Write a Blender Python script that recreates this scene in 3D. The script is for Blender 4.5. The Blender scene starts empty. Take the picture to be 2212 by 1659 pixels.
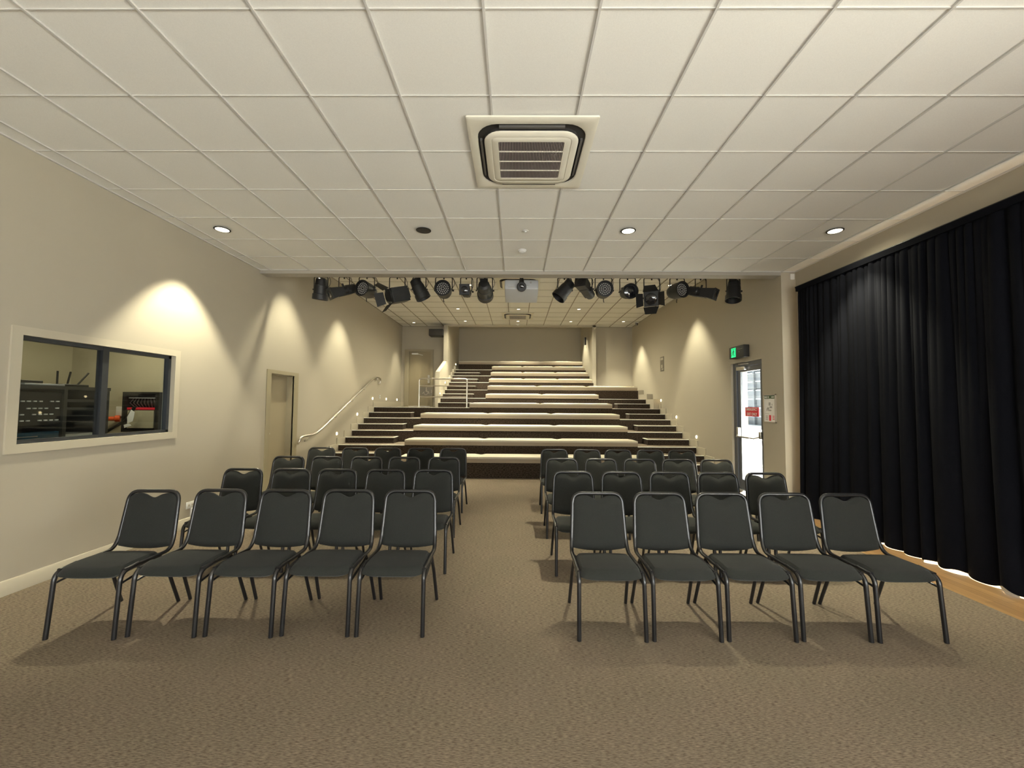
import bpy, bmesh, math, random
from mathutils import Vector, Matrix, Euler
random.seed(7)
C = bpy.context.scene.collection
SC = bpy.context.scene
PI = math.pi

# ------------------------------------------------------------------ camera
F_PX, PITCH, YAW, ROLL, HC = 886.418, .0490610, -.00906932, .00686633, 1.51
cy_, sy_ = math.cos(YAW), math.sin(YAW)
cp_, sp_ = math.cos(PITCH), math.sin(PITCH)
Fv = Vector((sy_*cp_, cy_*cp_, sp_)); Rv = Vector((cy_, -sy_, 0)); Uv = Rv.cross(Fv)
Xv = math.cos(ROLL)*Rv + math.sin(ROLL)*Uv
Yv = -math.sin(ROLL)*Rv + math.cos(ROLL)*Uv
cam_d = bpy.data.cameras.new('camera'); cam = bpy.data.objects.new('camera', cam_d); C.objects.link(cam)
cam_d.sensor_width = 36; cam_d.sensor_fit = 'HORIZONTAL'; cam_d.lens = 36*F_PX/2212
cam_d.clip_start = .02; cam_d.clip_end = 200
M = Matrix((( Xv.x, Yv.x, -Fv.x, 0), (Xv.y, Yv.y, -Fv.y, 0), (Xv.z, Yv.z, -Fv.z, HC), (0, 0, 0, 1)))
cam.matrix_world = M
SC.camera = cam

# ------------------------------------------------------------------ world, sun, exposure
SC.view_settings.view_transform = 'Standard'; SC.view_settings.look = 'None'
SC.view_settings.gamma = 1; SC.view_settings.use_curve_mapping = False
SC.view_settings.exposure = 0.08
w = bpy.data.worlds.new('sky'); SC.world = w; w.use_nodes = True
bg = w.node_tree.nodes['Background']; bg.inputs[0].default_value = (.72, .86, 1, 1); bg.inputs[1].default_value = 2.6

def lamp(name, kind, loc, energy, color, rot=(0, 0, 0), **kw):
    d = bpy.data.lights.new(name, kind); d.energy = energy; d.color = color
    for k, v in kw.items(): setattr(d, k, v)
    o = bpy.data.objects.new(name, d); o.location = loc; o.rotation_euler = rot; C.objects.link(o); return o

sv = Vector((-.20, -.22, -1)).normalized()
sun = lamp('sun', 'SUN', (8, 6, 12), 170, (1, .96, .88), angle=.009)
sun.rotation_euler = sv.to_track_quat('-Z', 'Y').to_euler()
WARM = (1, .935, .69)
# area lamps behind the camera: side-glass daylight, plus an added rear ceiling fill
lamp('daylight_side', 'AREA', (4.2, -1.7, 1.25), 190, (1, .965, .91), (0, PI/2+.62, 0), shape='RECTANGLE', size=2.2, size_y=3.6)
lamp('rear_ceiling_fill', 'AREA', (.6, -4.1, 1.3), 270, (1, .965, .91), (PI/2+.32, 0, 0), shape='RECTANGLE', size=5.0, size_y=2.0)


# ------------------------------------------------------------------ materials
MATS = {}
def mat(name, col, rough=.6, metal=0., spec=.5, emit=None, es=0., noise=None, bump=None, trans=0., alpha=1., coat=0., sheen=0.):
    if name in MATS: return MATS[name]
    m = bpy.data.materials.new(name); m.use_nodes = True; nt = m.node_tree
    b = nt.nodes['Principled BSDF']
    b.inputs['Base Color'].default_value = (*col, 1); b.inputs['Roughness'].default_value = rough
    b.inputs['Metallic'].default_value = metal; b.inputs['Specular IOR Level'].default_value = spec
    b.inputs['Transmission Weight'].default_value = trans; b.inputs['Alpha'].default_value = alpha
    b.inputs['Coat Weight'].default_value = coat; b.inputs['Sheen Weight'].default_value = sheen
    if emit: b.inputs['Emission Color'].default_value = (*emit, 1); b.inputs['Emission Strength'].default_value = es
    if noise or bump:
        tc = nt.nodes.new('ShaderNodeTexCoord'); mp = nt.nodes.new('ShaderNodeMapping')
        nt.links.new(tc.outputs['Object'], mp.inputs[0])
    if noise:   # (scale xyz, amount, second colour)
        mp.inputs['Scale'].default_value = noise[0]
        n = nt.nodes.new('ShaderNodeTexNoise'); n.inputs['Scale'].default_value = 1; n.inputs['Detail'].default_value = 4
        nt.links.new(mp.outputs[0], n.inputs[0])
        r = nt.nodes.new('ShaderNodeValToRGB'); r.color_ramp.elements[0].position = .5-noise[1]; r.color_ramp.elements[1].position = .5+noise[1]
        r.color_ramp.elements[0].color = (*noise[2], 1); r.color_ramp.elements[1].color = (*col, 1)
        nt.links.new(n.outputs[0], r.inputs[0]); nt.links.new(r.outputs[0], b.inputs['Base Color'])
    if bump:    # (scale, strength, distance)
        n2 = nt.nodes.new('ShaderNodeTexNoise'); n2.inputs['Scale'].default_value = bump[0]; n2.inputs['Detail'].default_value = 3
        nt.links.new(tc.outputs['Object'], n2.inputs[0])
        bu = nt.nodes.new('ShaderNodeBump'); bu.inputs['Strength'].default_value = bump[1]; bu.inputs['Distance'].default_value = bump[2]
        nt.links.new(n2.outputs[0], bu.inputs['Height']); nt.links.new(bu.outputs[0], b.inputs['Normal'])
    MATS[name] = m; return m

WALL = mat('wall_paint', (.42, .379, .298), .55, spec=.3, bump=(260, .12, .002))
TRIM = mat('trim_paint', (.48, .435, .335), .4)
CEIL = mat('ceiling_tile', (.87, .85, .79), .85, spec=.2, noise=((190, 190, 190), .30, (.79, .77, .715)))
BAR = mat('ceiling_bar', (.60, .58, .54), .55)
KHAKI = mat('door_paint', (.33, .285, .185), .45)
CUSH = mat('bench_vinyl', (.54, .49, .375), .5, bump=(40, .1, .003))
BOARD = mat('bench_board', (.34, .27, .19), .5, noise=((3, 60, 60), .3, (.28, .22, .15)))
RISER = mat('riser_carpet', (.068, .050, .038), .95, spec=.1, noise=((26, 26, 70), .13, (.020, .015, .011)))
NOSE = mat('nosing_strip', (.93, .90, .80), .3)
STEEL = mat('steel_rail', (.80, .76, .68), .28, metal=1)
BRUSH = mat('door_hardware', (.60, .58, .54), .3, metal=1)
FAB = mat('chair_fabric', (.029, .0305, .0275), .9, spec=.12, sheen=.06, noise=((420, 420, 420), .2, (.018, .019, .0175)))
TUBE = mat('chair_tube', (.010, .010, .011), .30, spec=.5, coat=.25)
BLACK = mat('stage_black', (.012, .012, .012), .5)
BLACKG = mat('lens_glass', (.01, .01, .012), .08, spec=.9)
LEDM = mat('led_lens', (.62, .60, .56), .25)
CURT = mat('curtain_cloth', (.0046, .0050, .0072), .95, spec=.06, sheen=.0, bump=(300, .3, .002))
WHITEP = mat('white_plastic', (.74, .73, .69), .4)
ACP = mat('cassette_plastic', (.76, .72, .60), .4)
DARKIN = mat('dark_interior', (.02, .018, .016), .7)
ALU = mat('dark_aluminium', (.055, .060, .068), .35, metal=.6)
ALUK = mat('grey_aluminium', (.16, .17, .19), .35, metal=.6)
GLOW = mat('lamp_glow', (1, .95, .8), .5, emit=(1, .90, .66), es=3.2)
STEPG = mat('step_light_glow', (1, .9, .7), .5, emit=(1, .78, .42), es=14)
GREEN = mat('exit_green', (.02, .8, .3), .5, emit=(.02, .95, .30), es=1.0)
REDS = mat('red_sign', (.72, .03, .05), .45)
WHITES = mat('sign_white', (.85, .83, .80), .5)
GREENP = mat('poster_green', (.07, .12, .05), .5)
GREYP = mat('poster_grey', (.40, .38, .36), .6)
GREYS = mat('sign_grey', (.16, .14, .11), .5)
GREYL = mat('sign_light_grey', (.45, .41, .33), .5)
PROJ = mat('projector_shell', (.50, .51, .52), .4)

def wood():
    m = bpy.data.materials.new('timber_floor'); m.use_nodes = True; nt = m.node_tree; b = nt.nodes['Principled BSDF']
    tc = nt.nodes.new('ShaderNodeTexCoord'); mp = nt.nodes.new('ShaderNodeMapping'); mp.inputs['Rotation'].default_value = (0, 0, PI/2)
    nt.links.new(tc.outputs['Object'], mp.inputs[0])
    br = nt.nodes.new('ShaderNodeTexBrick'); br.inputs['Scale'].default_value = 1
    br.inputs['Brick Width'].default_value = 1.1; br.inputs['Row Height'].default_value = .085; br.inputs['Mortar Size'].default_value = .0015
    br.inputs['Color1'].default_value = (.36, .215, .095, 1); br.inputs['Color2'].default_value = (.27, .155, .065, 1); br.inputs['Mortar'].default_value = (.09, .05, .025, 1)
    nt.links.new(mp.outputs[0], br.inputs[0])
    mp2 = nt.nodes.new('ShaderNodeMapping'); mp2.inputs['Scale'].default_value = (60, 2.2, 1); nt.links.new(tc.outputs['Object'], mp2.inputs[0])
    n = nt.nodes.new('ShaderNodeTexNoise'); n.inputs['Scale'].default_value = 1; n.inputs['Detail'].default_value = 5; nt.links.new(mp2.outputs[0], n.inputs[0])
    mx = nt.nodes.new('ShaderNodeMix'); mx.data_type = 'RGBA'; mx.blend_type = 'OVERLAY'; mx.inputs[0].default_value = .5
    nt.links.new(br.outputs[0], mx.inputs[6]); nt.links.new(n.outputs[0], mx.inputs[7]); nt.links.new(mx.outputs[2], b.inputs['Base Color'])
    b.inputs['Roughness'].default_value = .4
    return m
WOOD = wood()

def carpet():
    m = bpy.data.materials.new('loop_carpet'); m.use_nodes = True; nt = m.node_tree; b = nt.nodes['Principled BSDF']
    tc = nt.nodes.new('ShaderNodeTexCoord')
    def nz(scale, detail):
        mp = nt.nodes.new('ShaderNodeMapping'); mp.inputs['Scale'].default_value = scale; nt.links.new(tc.outputs['Object'], mp.inputs[0])
        n = nt.nodes.new('ShaderNodeTexNoise'); n.inputs['Scale'].default_value = 1; n.inputs['Detail'].default_value = detail; n.inputs['Roughness'].default_value = .6
        nt.links.new(mp.outputs[0], n.inputs[0]); return n
    dash = nz((40, 250, 140), 1.6); fine = nz((420, 420, 420), 2); big = nz((2.2, 2.2, 2.2), 2)
    r = nt.nodes.new('ShaderNodeValToRGB'); e = r.color_ramp.elements
    e[0].position = .33; e[0].color = (.090, .070, .050, 1); e[1].position = .67; e[1].color = (.275, .225, .168, 1)
    k = r.color_ramp.elements.new(.5); k.color = (.190, .152, .112, 1)
    ad = nt.nodes.new('ShaderNodeMath'); ad.operation = 'MULTIPLY_ADD'; ad.inputs[1].default_value = .35; 
    nt.links.new(fine.outputs[0], ad.inputs[0])
    sb = nt.nodes.new('ShaderNodeMath'); sb.operation = 'MULTIPLY_ADD'; sb.inputs[1].default_value = .85; sb.inputs[2].default_value = -.10
    nt.links.new(dash.outputs[0], sb.inputs[0]); nt.links.new(sb.outputs[0], ad.inputs[2])
    nt.links.new(ad.outputs[0], r.inputs[0])
    mx = nt.nodes.new('ShaderNodeMix'); mx.data_type = 'RGBA'; mx.blend_type = 'MULTIPLY'; mx.inputs[0].default_value = .35
    r2 = nt.nodes.new('ShaderNodeValToRGB'); r2.color_ramp.elements[0].position = .35; r2.color_ramp.elements[0].color = (.80, .84, .80, 1); r2.color_ramp.elements[1].position = .65; r2.color_ramp.elements[1].color = (1, .97, .97, 1)
    nt.links.new(big.outputs[0], r2.inputs[0]); nt.links.new(r.outputs[0], mx.inputs[6]); nt.links.new(r2.outputs[0], mx.inputs[7])
    nt.links.new(mx.outputs[2], b.inputs['Base Color']); b.inputs['Roughness'].default_value = .95; b.inputs['Specular IOR Level'].default_value = .1
    bu = nt.nodes.new('ShaderNodeBump'); bu.inputs['Strength'].default_value = .35; bu.inputs['Distance'].default_value = .004
    nt.links.new(dash.outputs[0], bu.inputs['Height']); nt.links.new(bu.outputs[0], b.inputs['Normal'])
    return m
CARPET = carpet()

def glass():
    m = bpy.data.materials.new('clear_glass'); m.use_nodes = True; nt = m.node_tree; nt.nodes.clear()
    o = nt.nodes.new('ShaderNodeOutputMaterial'); t = nt.nodes.new('ShaderNodeBsdfTransparent'); g = nt.nodes.new('ShaderNodeBsdfGlossy')
    t.inputs[0].default_value = (.93, .96, .95, 1); g.inputs['Roughness'].default_value = .02
    f = nt.nodes.new('ShaderNodeLayerWeight'); p = nt.nodes.new('ShaderNodeMath'); p.operation = 'POWER'; p.inputs[1].default_value = 4.5
    q = nt.nodes.new('ShaderNodeMath'); q.operation = 'MULTIPLY_ADD'; q.inputs[1].default_value = .6; q.inputs[2].default_value = .03; mx = nt.nodes.new('ShaderNodeMixShader')
    nt.links.new(f.outputs['Facing'], p.inputs[0]); nt.links.new(p.outputs[0], q.inputs[0]); nt.links.new(q.outputs[0], mx.inputs[0]); nt.links.new(t.outputs[0], mx.inputs[1]); nt.links.new(g.outputs[0], mx.inputs[2]); nt.links.new(mx.outputs[0], o.inputs[0])
    return m
GLASS = glass()

# ------------------------------------------------------------------ mesh builder
class MB:
    def __init__(s): s.v = []; s.f = []; s.m = []; s.sm = []
    def add(s, vs, fs, mi=0, smooth=False):
        n = len(s.v); s.v += [tuple(v) for v in vs]
        for f in fs: s.f.append(tuple(i+n for i in f)); s.m.append(mi); s.sm.append(smooth)
        return s
    def box(s, a, b, mi=0):
        x0, y0, z0 = a; x1, y1, z1 = b
        if x0 > x1: x0, x1 = x1, x0
        if y0 > y1: y0, y1 = y1, y0
        if z0 > z1: z0, z1 = z1, z0
        v = [(x0, y0, z0), (x1, y0, z0), (x1, y1, z0), (x0, y1, z0), (x0, y0, z1), (x1, y0, z1), (x1, y1, z1), (x0, y1, z1)]
        return s.add(v, [(0, 3, 2, 1), (4, 5, 6, 7), (0, 1, 5, 4), (1, 2, 6, 5), (2, 3, 7, 6), (3, 0, 4, 7)], mi)
    def prism(s, poly, axis, a, b, mi=0):
        """poly: 2D points; axis 'x': (y,z), 'y': (x,z), 'z': (x,y)"""
        area = sum(poly[i][0]*poly[(i+1) % len(poly)][1]-poly[(i+1) % len(poly)][0]*poly[i][1] for i in range(len(poly)))
        if area < 0: poly = poly[::-1]
        def P(p, t):
            return {'x': (t, p[0], p[1]), 'y': (p[0], t, p[1]), 'z': (p[0], p[1], t)}[axis]
        n = len(poly); vs = [P(p, a) for p in poly]+[P(p, b) for p in poly]
        flip = (axis == 'y') != (b < a)
        fs = [tuple(range(n))[::-1], tuple(range(n, 2*n))]+[(i, (i+1) % n, (i+1) % n+n, i+n) for i in range(n)]
        if flip: fs = [f[::-1] for f in fs]
        return s.add(vs, fs, mi)
    def tube(s, pts, r, n=10, mi=0, closed=False, sx=1.0):
        P = [Vector(p) for p in pts]; L = len(P); rings = []
        up = None
        for i in range(L):
            if closed: t = (P[(i+1) % L]-P[i-1]).normalized()
            else: t = (P[min(i+1, L-1)]-P[max(i-1, 0)]).normalized()
            if up is None:
                up = Vector((0, 0, 1)) if abs(t.z) < .9 else Vector((1, 0, 0))
            up = (up-t*up.dot(t)).normalized(); sd = t.cross(up)
            rr = r[i] if isinstance(r, (list, tuple)) else r
            rings.append([P[i]+up*math.cos(2*PI*k/n)*rr+sd*math.sin(2*PI*k/n)*rr*sx for k in range(n)])
        vs = [v for g in rings for v in g]; fs = []
        for i in range(L-1+(1 if closed else 0)):
            j = (i+1) % L
            for k in range(n): fs.append((i*n+k, j*n+k, j*n+(k+1) % n, i*n+(k+1) % n))
        s.add(vs, [f[::-1] for f in fs], mi, True)
        if not closed:
            s.add(rings[0], [tuple(range(n))], mi); s.add(rings[-1], [tuple(range(n))[::-1]], mi)
        return s
    def cyl(s, a, b, r, n=20, mi=0, r2=None): return s.tube([a, b], [r, r if r2 is None else r2], n, mi)
    def lathe(s, prof, o, ax=(0, -1, 0), n=24, mi=0):
        """prof: (distance along axis, radius)"""
        A = Vector(ax).normalized(); U = Vector((0, 0, 1)) if abs(A.z) < .9 else Vector((1, 0, 0)); U = (U-A*U.dot(A)).normalized(); V = A.cross(U); o = Vector(o)
        vs = [o+A*d+(U*math.cos(2*PI*k/n)+V*math.sin(2*PI*k/n))*r for d, r in prof for k in range(n)]; fs = []
        for i in range(len(prof)-1):
            for k in range(n): fs.append((i*n+k, i*n+(k+1) % n, (i+1)*n+(k+1) % n, (i+1)*n+k))
        s.add(vs, fs, mi, True)
        s.add(vs[:n], [tuple(range(n))[::-1]], mi); s.add(vs[-n:], [tuple(range(n))], mi); return s
    def rbox(s, a, b, r, seg=3, mi=0):
        bm = bmesh.new(); bmesh.ops.create_cube(bm, size=1)
        for v in bm.verts:
            v.co = Vector([(a[i]+b[i])/2+v.co[i]*abs(b[i]-a[i]) for i in range(3)])
        bmesh.ops.bevel(bm, geom=list(bm.edges), offset=r, segments=seg, profile=.5, affect='EDGES')
        bm.verts.ensure_lookup_table()
        s.add([v.co.copy() for v in bm.verts], [tuple(v.index for v in f.verts) for f in bm.faces], mi, True); bm.free(); return s
    def xf(s, M):
        s.v = [tuple(M @ Vector(v)) for v in s.v]; return s
    def build(s, name, mats, parent=None, loc=None, rot=None, bevel=0):
        me = bpy.data.meshes.new(name); me.from_pydata(s.v, [], s.f)
        if not isinstance(mats, (list, tuple)): mats = [mats]
        for m in mats: me.materials.append(m)
        me.polygons.foreach_set('material_index', s.m); me.polygons.foreach_set('use_smooth', s.sm)
        me.update()
        try: me.set_sharp_from_angle(angle=.7)
        except Exception: pass
        o = bpy.data.objects.new(name, me); C.objects.link(o)
        if parent: o.parent = parent
        if loc: o.location = loc
        if rot: o.rotation_euler = rot
        if bevel:
            b = o.modifiers.new('bevel', 'BEVEL'); b.width = bevel; b.segments = 2; b.limit_method = 'ANGLE'
        return o

def tag(o, label=None, cat=None, group=None, kind=None):
    if label: o['label'] = label
    if cat: o['category'] = cat
    if group: o['group'] = group
    if kind: o['kind'] = kind
    return o
def thing(name, loc, label, cat, group=None, rot=None):
    o = bpy.data.objects.new(name, None); o.empty_display_size = .1; C.objects.link(o); o.location = loc
    if rot: o.rotation_euler = rot
    return tag(o, label, cat, group)
def struct(mb, name, mats, **k): return tag(mb.build(name, mats, **k), kind='structure')
def copy_tree(o, parent=None):
    c = o.copy(); C.objects.link(c); c.parent = parent
    for ch in o.children: copy_tree(ch, c)
    return c

# ------------------------------------------------------------------ setting
XL, XR = -3.955, 4.03
ZC, ZB = 3.543, 4.20           # front and back ceilings
YB0, YB1 = 6.20, 6.38          # the beam between them
YR = -4.3                      # rear wall behind the camera
def yk(k): return 7.686+.376*k
def zk(k): return .0348+.1373*k

# floors
struct(MB().box((XL-.1, YR, -.1), (3.60, yk(2), 0)).box((3.60, 6.1, -.1), (4.35, yk(2), 0)), 'floor_carpet', CARPET)
struct(MB().box((3.60, YR, -.1), (4.35, 6.1, 0)), 'floor_timber', WOOD)
# left wall with control room window and door openings
T = .12
mb = MB()
mb.box((XL-T, YR, 0), (XL, 3.22, ZC+.1)); mb.box((XL-T, 4.705, 0), (XL, YB1, ZC+.1))
mb.box((XL-T, 3.22, 0), (XL, 4.705, 1.16)); mb.box((XL-T, 3.22, 2.04), (XL, 4.705, ZC+.1))
struct(mb, 'wall_left', WALL)
XLB = -3.975
mb = MB()
mb.box((XLB-T, YB1, 0), (XLB, 6.61, ZB+.1)); mb.box((XLB-T, 7.31, 0), (XLB, 14.35, ZB+.1)); mb.box((XLB-T, 6.61, 1.985), (XLB, 7.31, ZB+.1))
struct(mb, 'wall_left_back', WALL)
# door in the left wall
mb = MB(); xf0 = XLB+.012
for y0, y1, z0, z1 in ((6.50, 6.615, 0, 2.045), (7.31, 7.445, 0, 2.045), (6.615, 7.31, 1.985, 2.045)):
    mb.box((XLB-.02, y0, z0), (xf0, y1, z1))
mb.box((XLB-T, 6.61, 0), (XLB-.02, 6.625, 1.985)).box((XLB-T, 7.295, 0), (XLB-.02, 7.31, 1.985)).box((XLB-T, 6.625, 1.97), (XLB-.02, 7.295, 1.985))
d1 = struct(mb, 'door_1', KHAKI)
lf = MB().box((XLB-T-.045, 6.60, 0.005), (XLB-T, 7.32, 1.985)).build('door_leaf', mat('door_leaf_paint', (.36, .305, .20), .45), d1)
MB().lathe([(0, .025), (.012, .025), (.014, .012), (.045, .012), (.05, .024), (.07, .026), (.078, .015)], (XLB-T, 6.70, 1.0), (1, 0, 0), 16).build('door_knob', BRUSH, lf)
# right wall, front part: pillar, glazed doors behind the curtain
XRF = 4.25
mb = MB(); mb.box((XRF, YR, 2.45), (XRF+T, YB0, ZC+.1)).box((XRF, 5.55, 0), (XRF+T, YB0, 2.45)).box((XRF, YR, 0), (XRF+T, -3.6, 2.45))
struct(mb, 'wall_right', WALL)
mb = MB()
for y in (-3.6, -1.77, .06, 1.89, 3.72, 5.49): mb.box((XRF+.03, y, 0), (XRF+.09, y+.06, 2.45))
mb.box((XRF+.03, -3.6, 0), (XRF+.09, 5.55, .06)).box((XRF+.03, -3.6, 2.39), (XRF+.09, 5.55, 2.45))
wn = struct(mb, 'window_2', ALU)
mb = MB(); mb.box((XRF+.055, -3.6, .06), (XRF+.062, 5.55, 2.39)); mb.build('glass_pane', GLASS, wn)
# right wall, back part with emergency exit
mb = MB()
DY0, DY1, DZ = 6.74, 7.70, 2.285
XT = 4.03+.30
mb.box((XR, YB1, 0), (XT, DY0, ZC+.3)).box((XR, DY1, 0), (XT, 14.35, ZB+.1)).box((XR, DY0, DZ), (XT, DY1, ZB+.1)).box((XR, YB1, ZC+.3), (XT, DY0, ZB+.1))
mb.box((XR, YB0, 0), (4.37, YB1, ZC+.3))
struct(mb, 'wall_right_back', WALL)
# rear wall behind the camera
mb = MB(); mb.box((XL-T, YR-T, 0), (-2.2, YR, ZC+.1)).box((3.4, YR-T, 0), (XRF+T, YR, ZC+.1)).box((-2.2, YR-T, 2.45), (3.4, YR, ZC+.1)).box((-2.2, YR-T, 0), (3.4, YR, .35))
struct(mb, 'wall_rear', WALL)
mb = MB()
for x in (-2.2, -.82, .57, 1.95, 3.34): mb.box((x, YR-.08, .35), (x+.06, YR-.02, 2.45))
mb.box((-2.2, YR-.08, .35), (3.4, YR-.02, .41)).box((-2.2, YR-.08, 2.39), (3.4, YR-.02, 2.45))
wn = struct(mb, 'window_rear_added', ALU); MB().box((-2.2, YR-.055, .41), (3.4, YR-.05, 2.39)).build('glass_pane', GLASS, wn)  # unseen glazed opening added to house the rear fill lamp
# back walls, recess
RL, RR, RB = -2.30, 2.60, 16.42
mb = MB(); mb.box((XLB, 14.2, 0), (-3.72, 14.35, ZB+.1)).box((-2.95, 14.2, 0), (RL-.13, 14.35, ZB+.1)).box((-3.72, 14.2, 3.33), (-2.95, 14.35, ZB+.1))
struct(mb, 'wall_back_left', WALL)
struct(MB().box((RR+.12, 14.2, 0), (XR, 14.35, ZB+.1)), 'wall_back_right', WALL)
mb = MB(); mb.prism([(12.35, 0), (RB, 0), (RB, 4.8), (14.0, 4.8), (14.0, 4.16), (13.68, 4.16), (13.68, 2.95), (12.35, 2.47)], 'x', RL-.13, RL)
struct(mb, 'wall_recess_left', WALL)
struct(MB().box((RR, 13.9, 0), (RR+.12, RB, 4.8)), 'wall_recess_right', WALL)
struct(MB().box((RL-.13, RB, 0), (RR+.12, RB+.12, 4.8)), 'wall_recess_back', WALL)
# beam + soffit between ceilings
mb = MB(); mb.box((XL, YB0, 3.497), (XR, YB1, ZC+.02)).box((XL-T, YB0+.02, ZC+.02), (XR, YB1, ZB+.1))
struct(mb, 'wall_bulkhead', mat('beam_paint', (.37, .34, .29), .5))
mb = MB(); mb.box((RL-.13, 13.9, 4.155), (RR+.12, 14.02, 4.8)); struct(mb, 'wall_recess_beam', WALL)
struct(MB().box((RL, 14.02, 4.75), (RR, RB, 4.8)), 'ceiling_recess', CEIL)

def tiled(name, x0, x1, y0, y1, z, gx, gy, ox, oy, wx=1, wy=1, m=None):
    struct(MB().box((x0, y0, z+.012), (x1, y1, z+.06)), name, CEIL)
    mb = MB(); hw = .0065*wx
    i = math.ceil((x0-ox)/gx); X = []
    while ox+i*gx < x1: X.append(ox+i*gx); i += 1
    j = math.ceil((y0-oy)/gy); Y = []
    while oy+j*gy < y1: Y.append(oy+j*gy); j += 1
    for x in X:
        mb.box((x-hw, y0, z), (x+hw, y1, z+.0115))
    hy = .0065*wy
    for y in Y: mb.box((x0, y-hy, z+.0004+.006*(wy < 1)), (x1, y+hy, z+.0116))
    for a, b, c, d in ((x0, y0, x0+.02, y1), (x1-.02, y0, x1, y1), (x0, y1-.02, x1, y1), (x0, y0, x1, y0+.02)): mb.box((a, b, z+.0002), (c, d, z+.0114))
    struct(mb, 'trim_'+name, m or BAR)
tiled('ceiling', XL, XRF, YR, YB0, ZC, .6, .6, -.179, 2.022, 1, .5)
tiled('ceiling_back', XLB, XR, YB1, 14.2, ZB, .5745, .6, -.216, 8.98, 1.5, .3, mat('back_ceiling_bar', (.30, .265, .205), .6))

# baseboards
def base(name, mb): return struct(mb, name, TRIM)
base('baseboard_left', MB().prism([(XL, 0), (XL+.016, 0), (XL+.016, .108), (XL+.008, .118), (XL, .118)], 'y', YR, 6.36))
def stepped(k0, k1, ylead=0, extra=.15):
    top = []
    for k in range(k0, k1+1):
        y = yk(k)-.05
        top += [(y, (zk(k-1) if k > 1 else 0)+extra), (y, zk(k)+extra)]
    return top
tp = [(7.45, 0), (7.45, .118), (yk(1)-.05, .118)]+stepped(1, 10)[1:]+[(14.2, zk(10)+.15), (14.2, 0)]
base('baseboard_left_stairs', MB().prism(tp, 'x', XLB, XLB+.02))
tp = [(7.72, 0), (7.72, .118), (yk(1)-.05, .118)]+stepped(1, 10)[1:]+[(yk(12)+.0, zk(10)+.15), (yk(12), 0)]
base('baseboard_right_stairs', MB().prism(tp, 'x', XR-.02, XR))
tp = [(yk(11)-.32, zk(10)), (yk(11)-.32, zk(11)+.13), (yk(12)-.1, zk(11)+.13), (yk(12)-.1, zk(12)+.15), (yk(14), zk(12)+.15), (yk(14), zk(14)+.02), (14.2, zk(14)+.02), (14.2, 0), (yk(12)+.1, 0), (yk(12)+.1, zk(10))]
struct(MB().prism(tp, 'x', 3.855, XR), 'trim_right_ledge', WALL)
tp = [(yk(11)-.04, zk(10))]
for k in range(11, 21): tp += [(yk(k)-.04, zk(k)+.12), (yk(k+1)-.04, zk(k)+.12)]
tp += [(yk(22), zk(20)+.12), (yk(22), 0), (yk(12)+.1, 0), (yk(12)+.1, zk(10))]
base('baseboard_recess_left', MB().prism(tp, 'x', RL, RL+.065))
base('baseboard_back_left', MB().box((XLB+.02, 14.18, zk(10)), (-3.87, 14.2, zk(10)+.15)).box((-2.86, 14.18, zk(10)), (RL-.13, 14.2, zk(10)+.15)))
base('baseboard_right', MB().box((XR-.016, YB0, 0), (XR, DY0-.01, .118)).box((XR, YB0-.016, 0), (XRF, YB0, .118)))

# window_1 control room window
mb = MB()
y0, y1, z0, z1 = 3.152, 4.768, 1.092, 2.106; a, b, c, d = 3.225, 4.70, 1.162, 2.038
for q in ((y0, y1, z0, c), (y0, y1, d, z1), (y0, a, c, d), (b, y1, c, d)): mb.box((XL, q[0], q[2]), (XL+.016, q[1], q[3]))
mb.box((XL-T, a-.012, c-.012), (XL, b+.012, c)).box((XL-T, a-.012, d), (XL, b+.012, d+.012)).box((XL-T, a-.012, c), (XL, a, d)).box((XL-T, b, c), (XL, b+.012, d))
w1 = struct(mb, 'window_1', TRIM)
mb = MB(); xa, xb = XL-.085, XL-.035
mb.box((xa, a, c), (xb, b, c+.03)).box((xa, a, d-.035), (xb, b, d)).box((xa, a, c), (xb, a+.02, d)).box((xa, b-.035, c), (xb, b, d)).box((xa-.01, 3.912, c), (xb+.002, 3.972, d))
fr = mb.build('window_frame', ALU, w1)
MB().box((XL-.062, a+.02, c+.03), (XL-.058, 3.90, d-.035)).build('glass_pane', GLASS, fr)
MB().box((XL-.072, 3.985, c+.03), (XL-.068, b-.035, d-.035)).build('glass_pane', GLASS, fr)

# control room shell
cr = mat('control_room_paint', (.46, .41, .29), .6)
CX0 = -6.3
struct(MB().box((CX0-.1, 2.0, 0), (CX0, 5.85, 2.8)).box((CX0, 5.75, 0), (XL-T, 5.85, 2.8)).box((CX0, 1.95, 0), (XL-T, 2.05, 2.8)), 'wall_control_room', cr)
struct(MB().box((CX0-.1, 1.95, -.1), (XL-T, 5.85, 0)), 'floor_control_room', CARPET)
struct(MB().box((CX0-.1, 1.95, 2.7), (XL-T, 5.85, 2.8)), 'ceiling_control_room', CEIL)
struct(MB().box((-6.3, 6.2, 0), (-4.2, 6.3, 2.4)), 'wall_corridor', cr)

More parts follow.
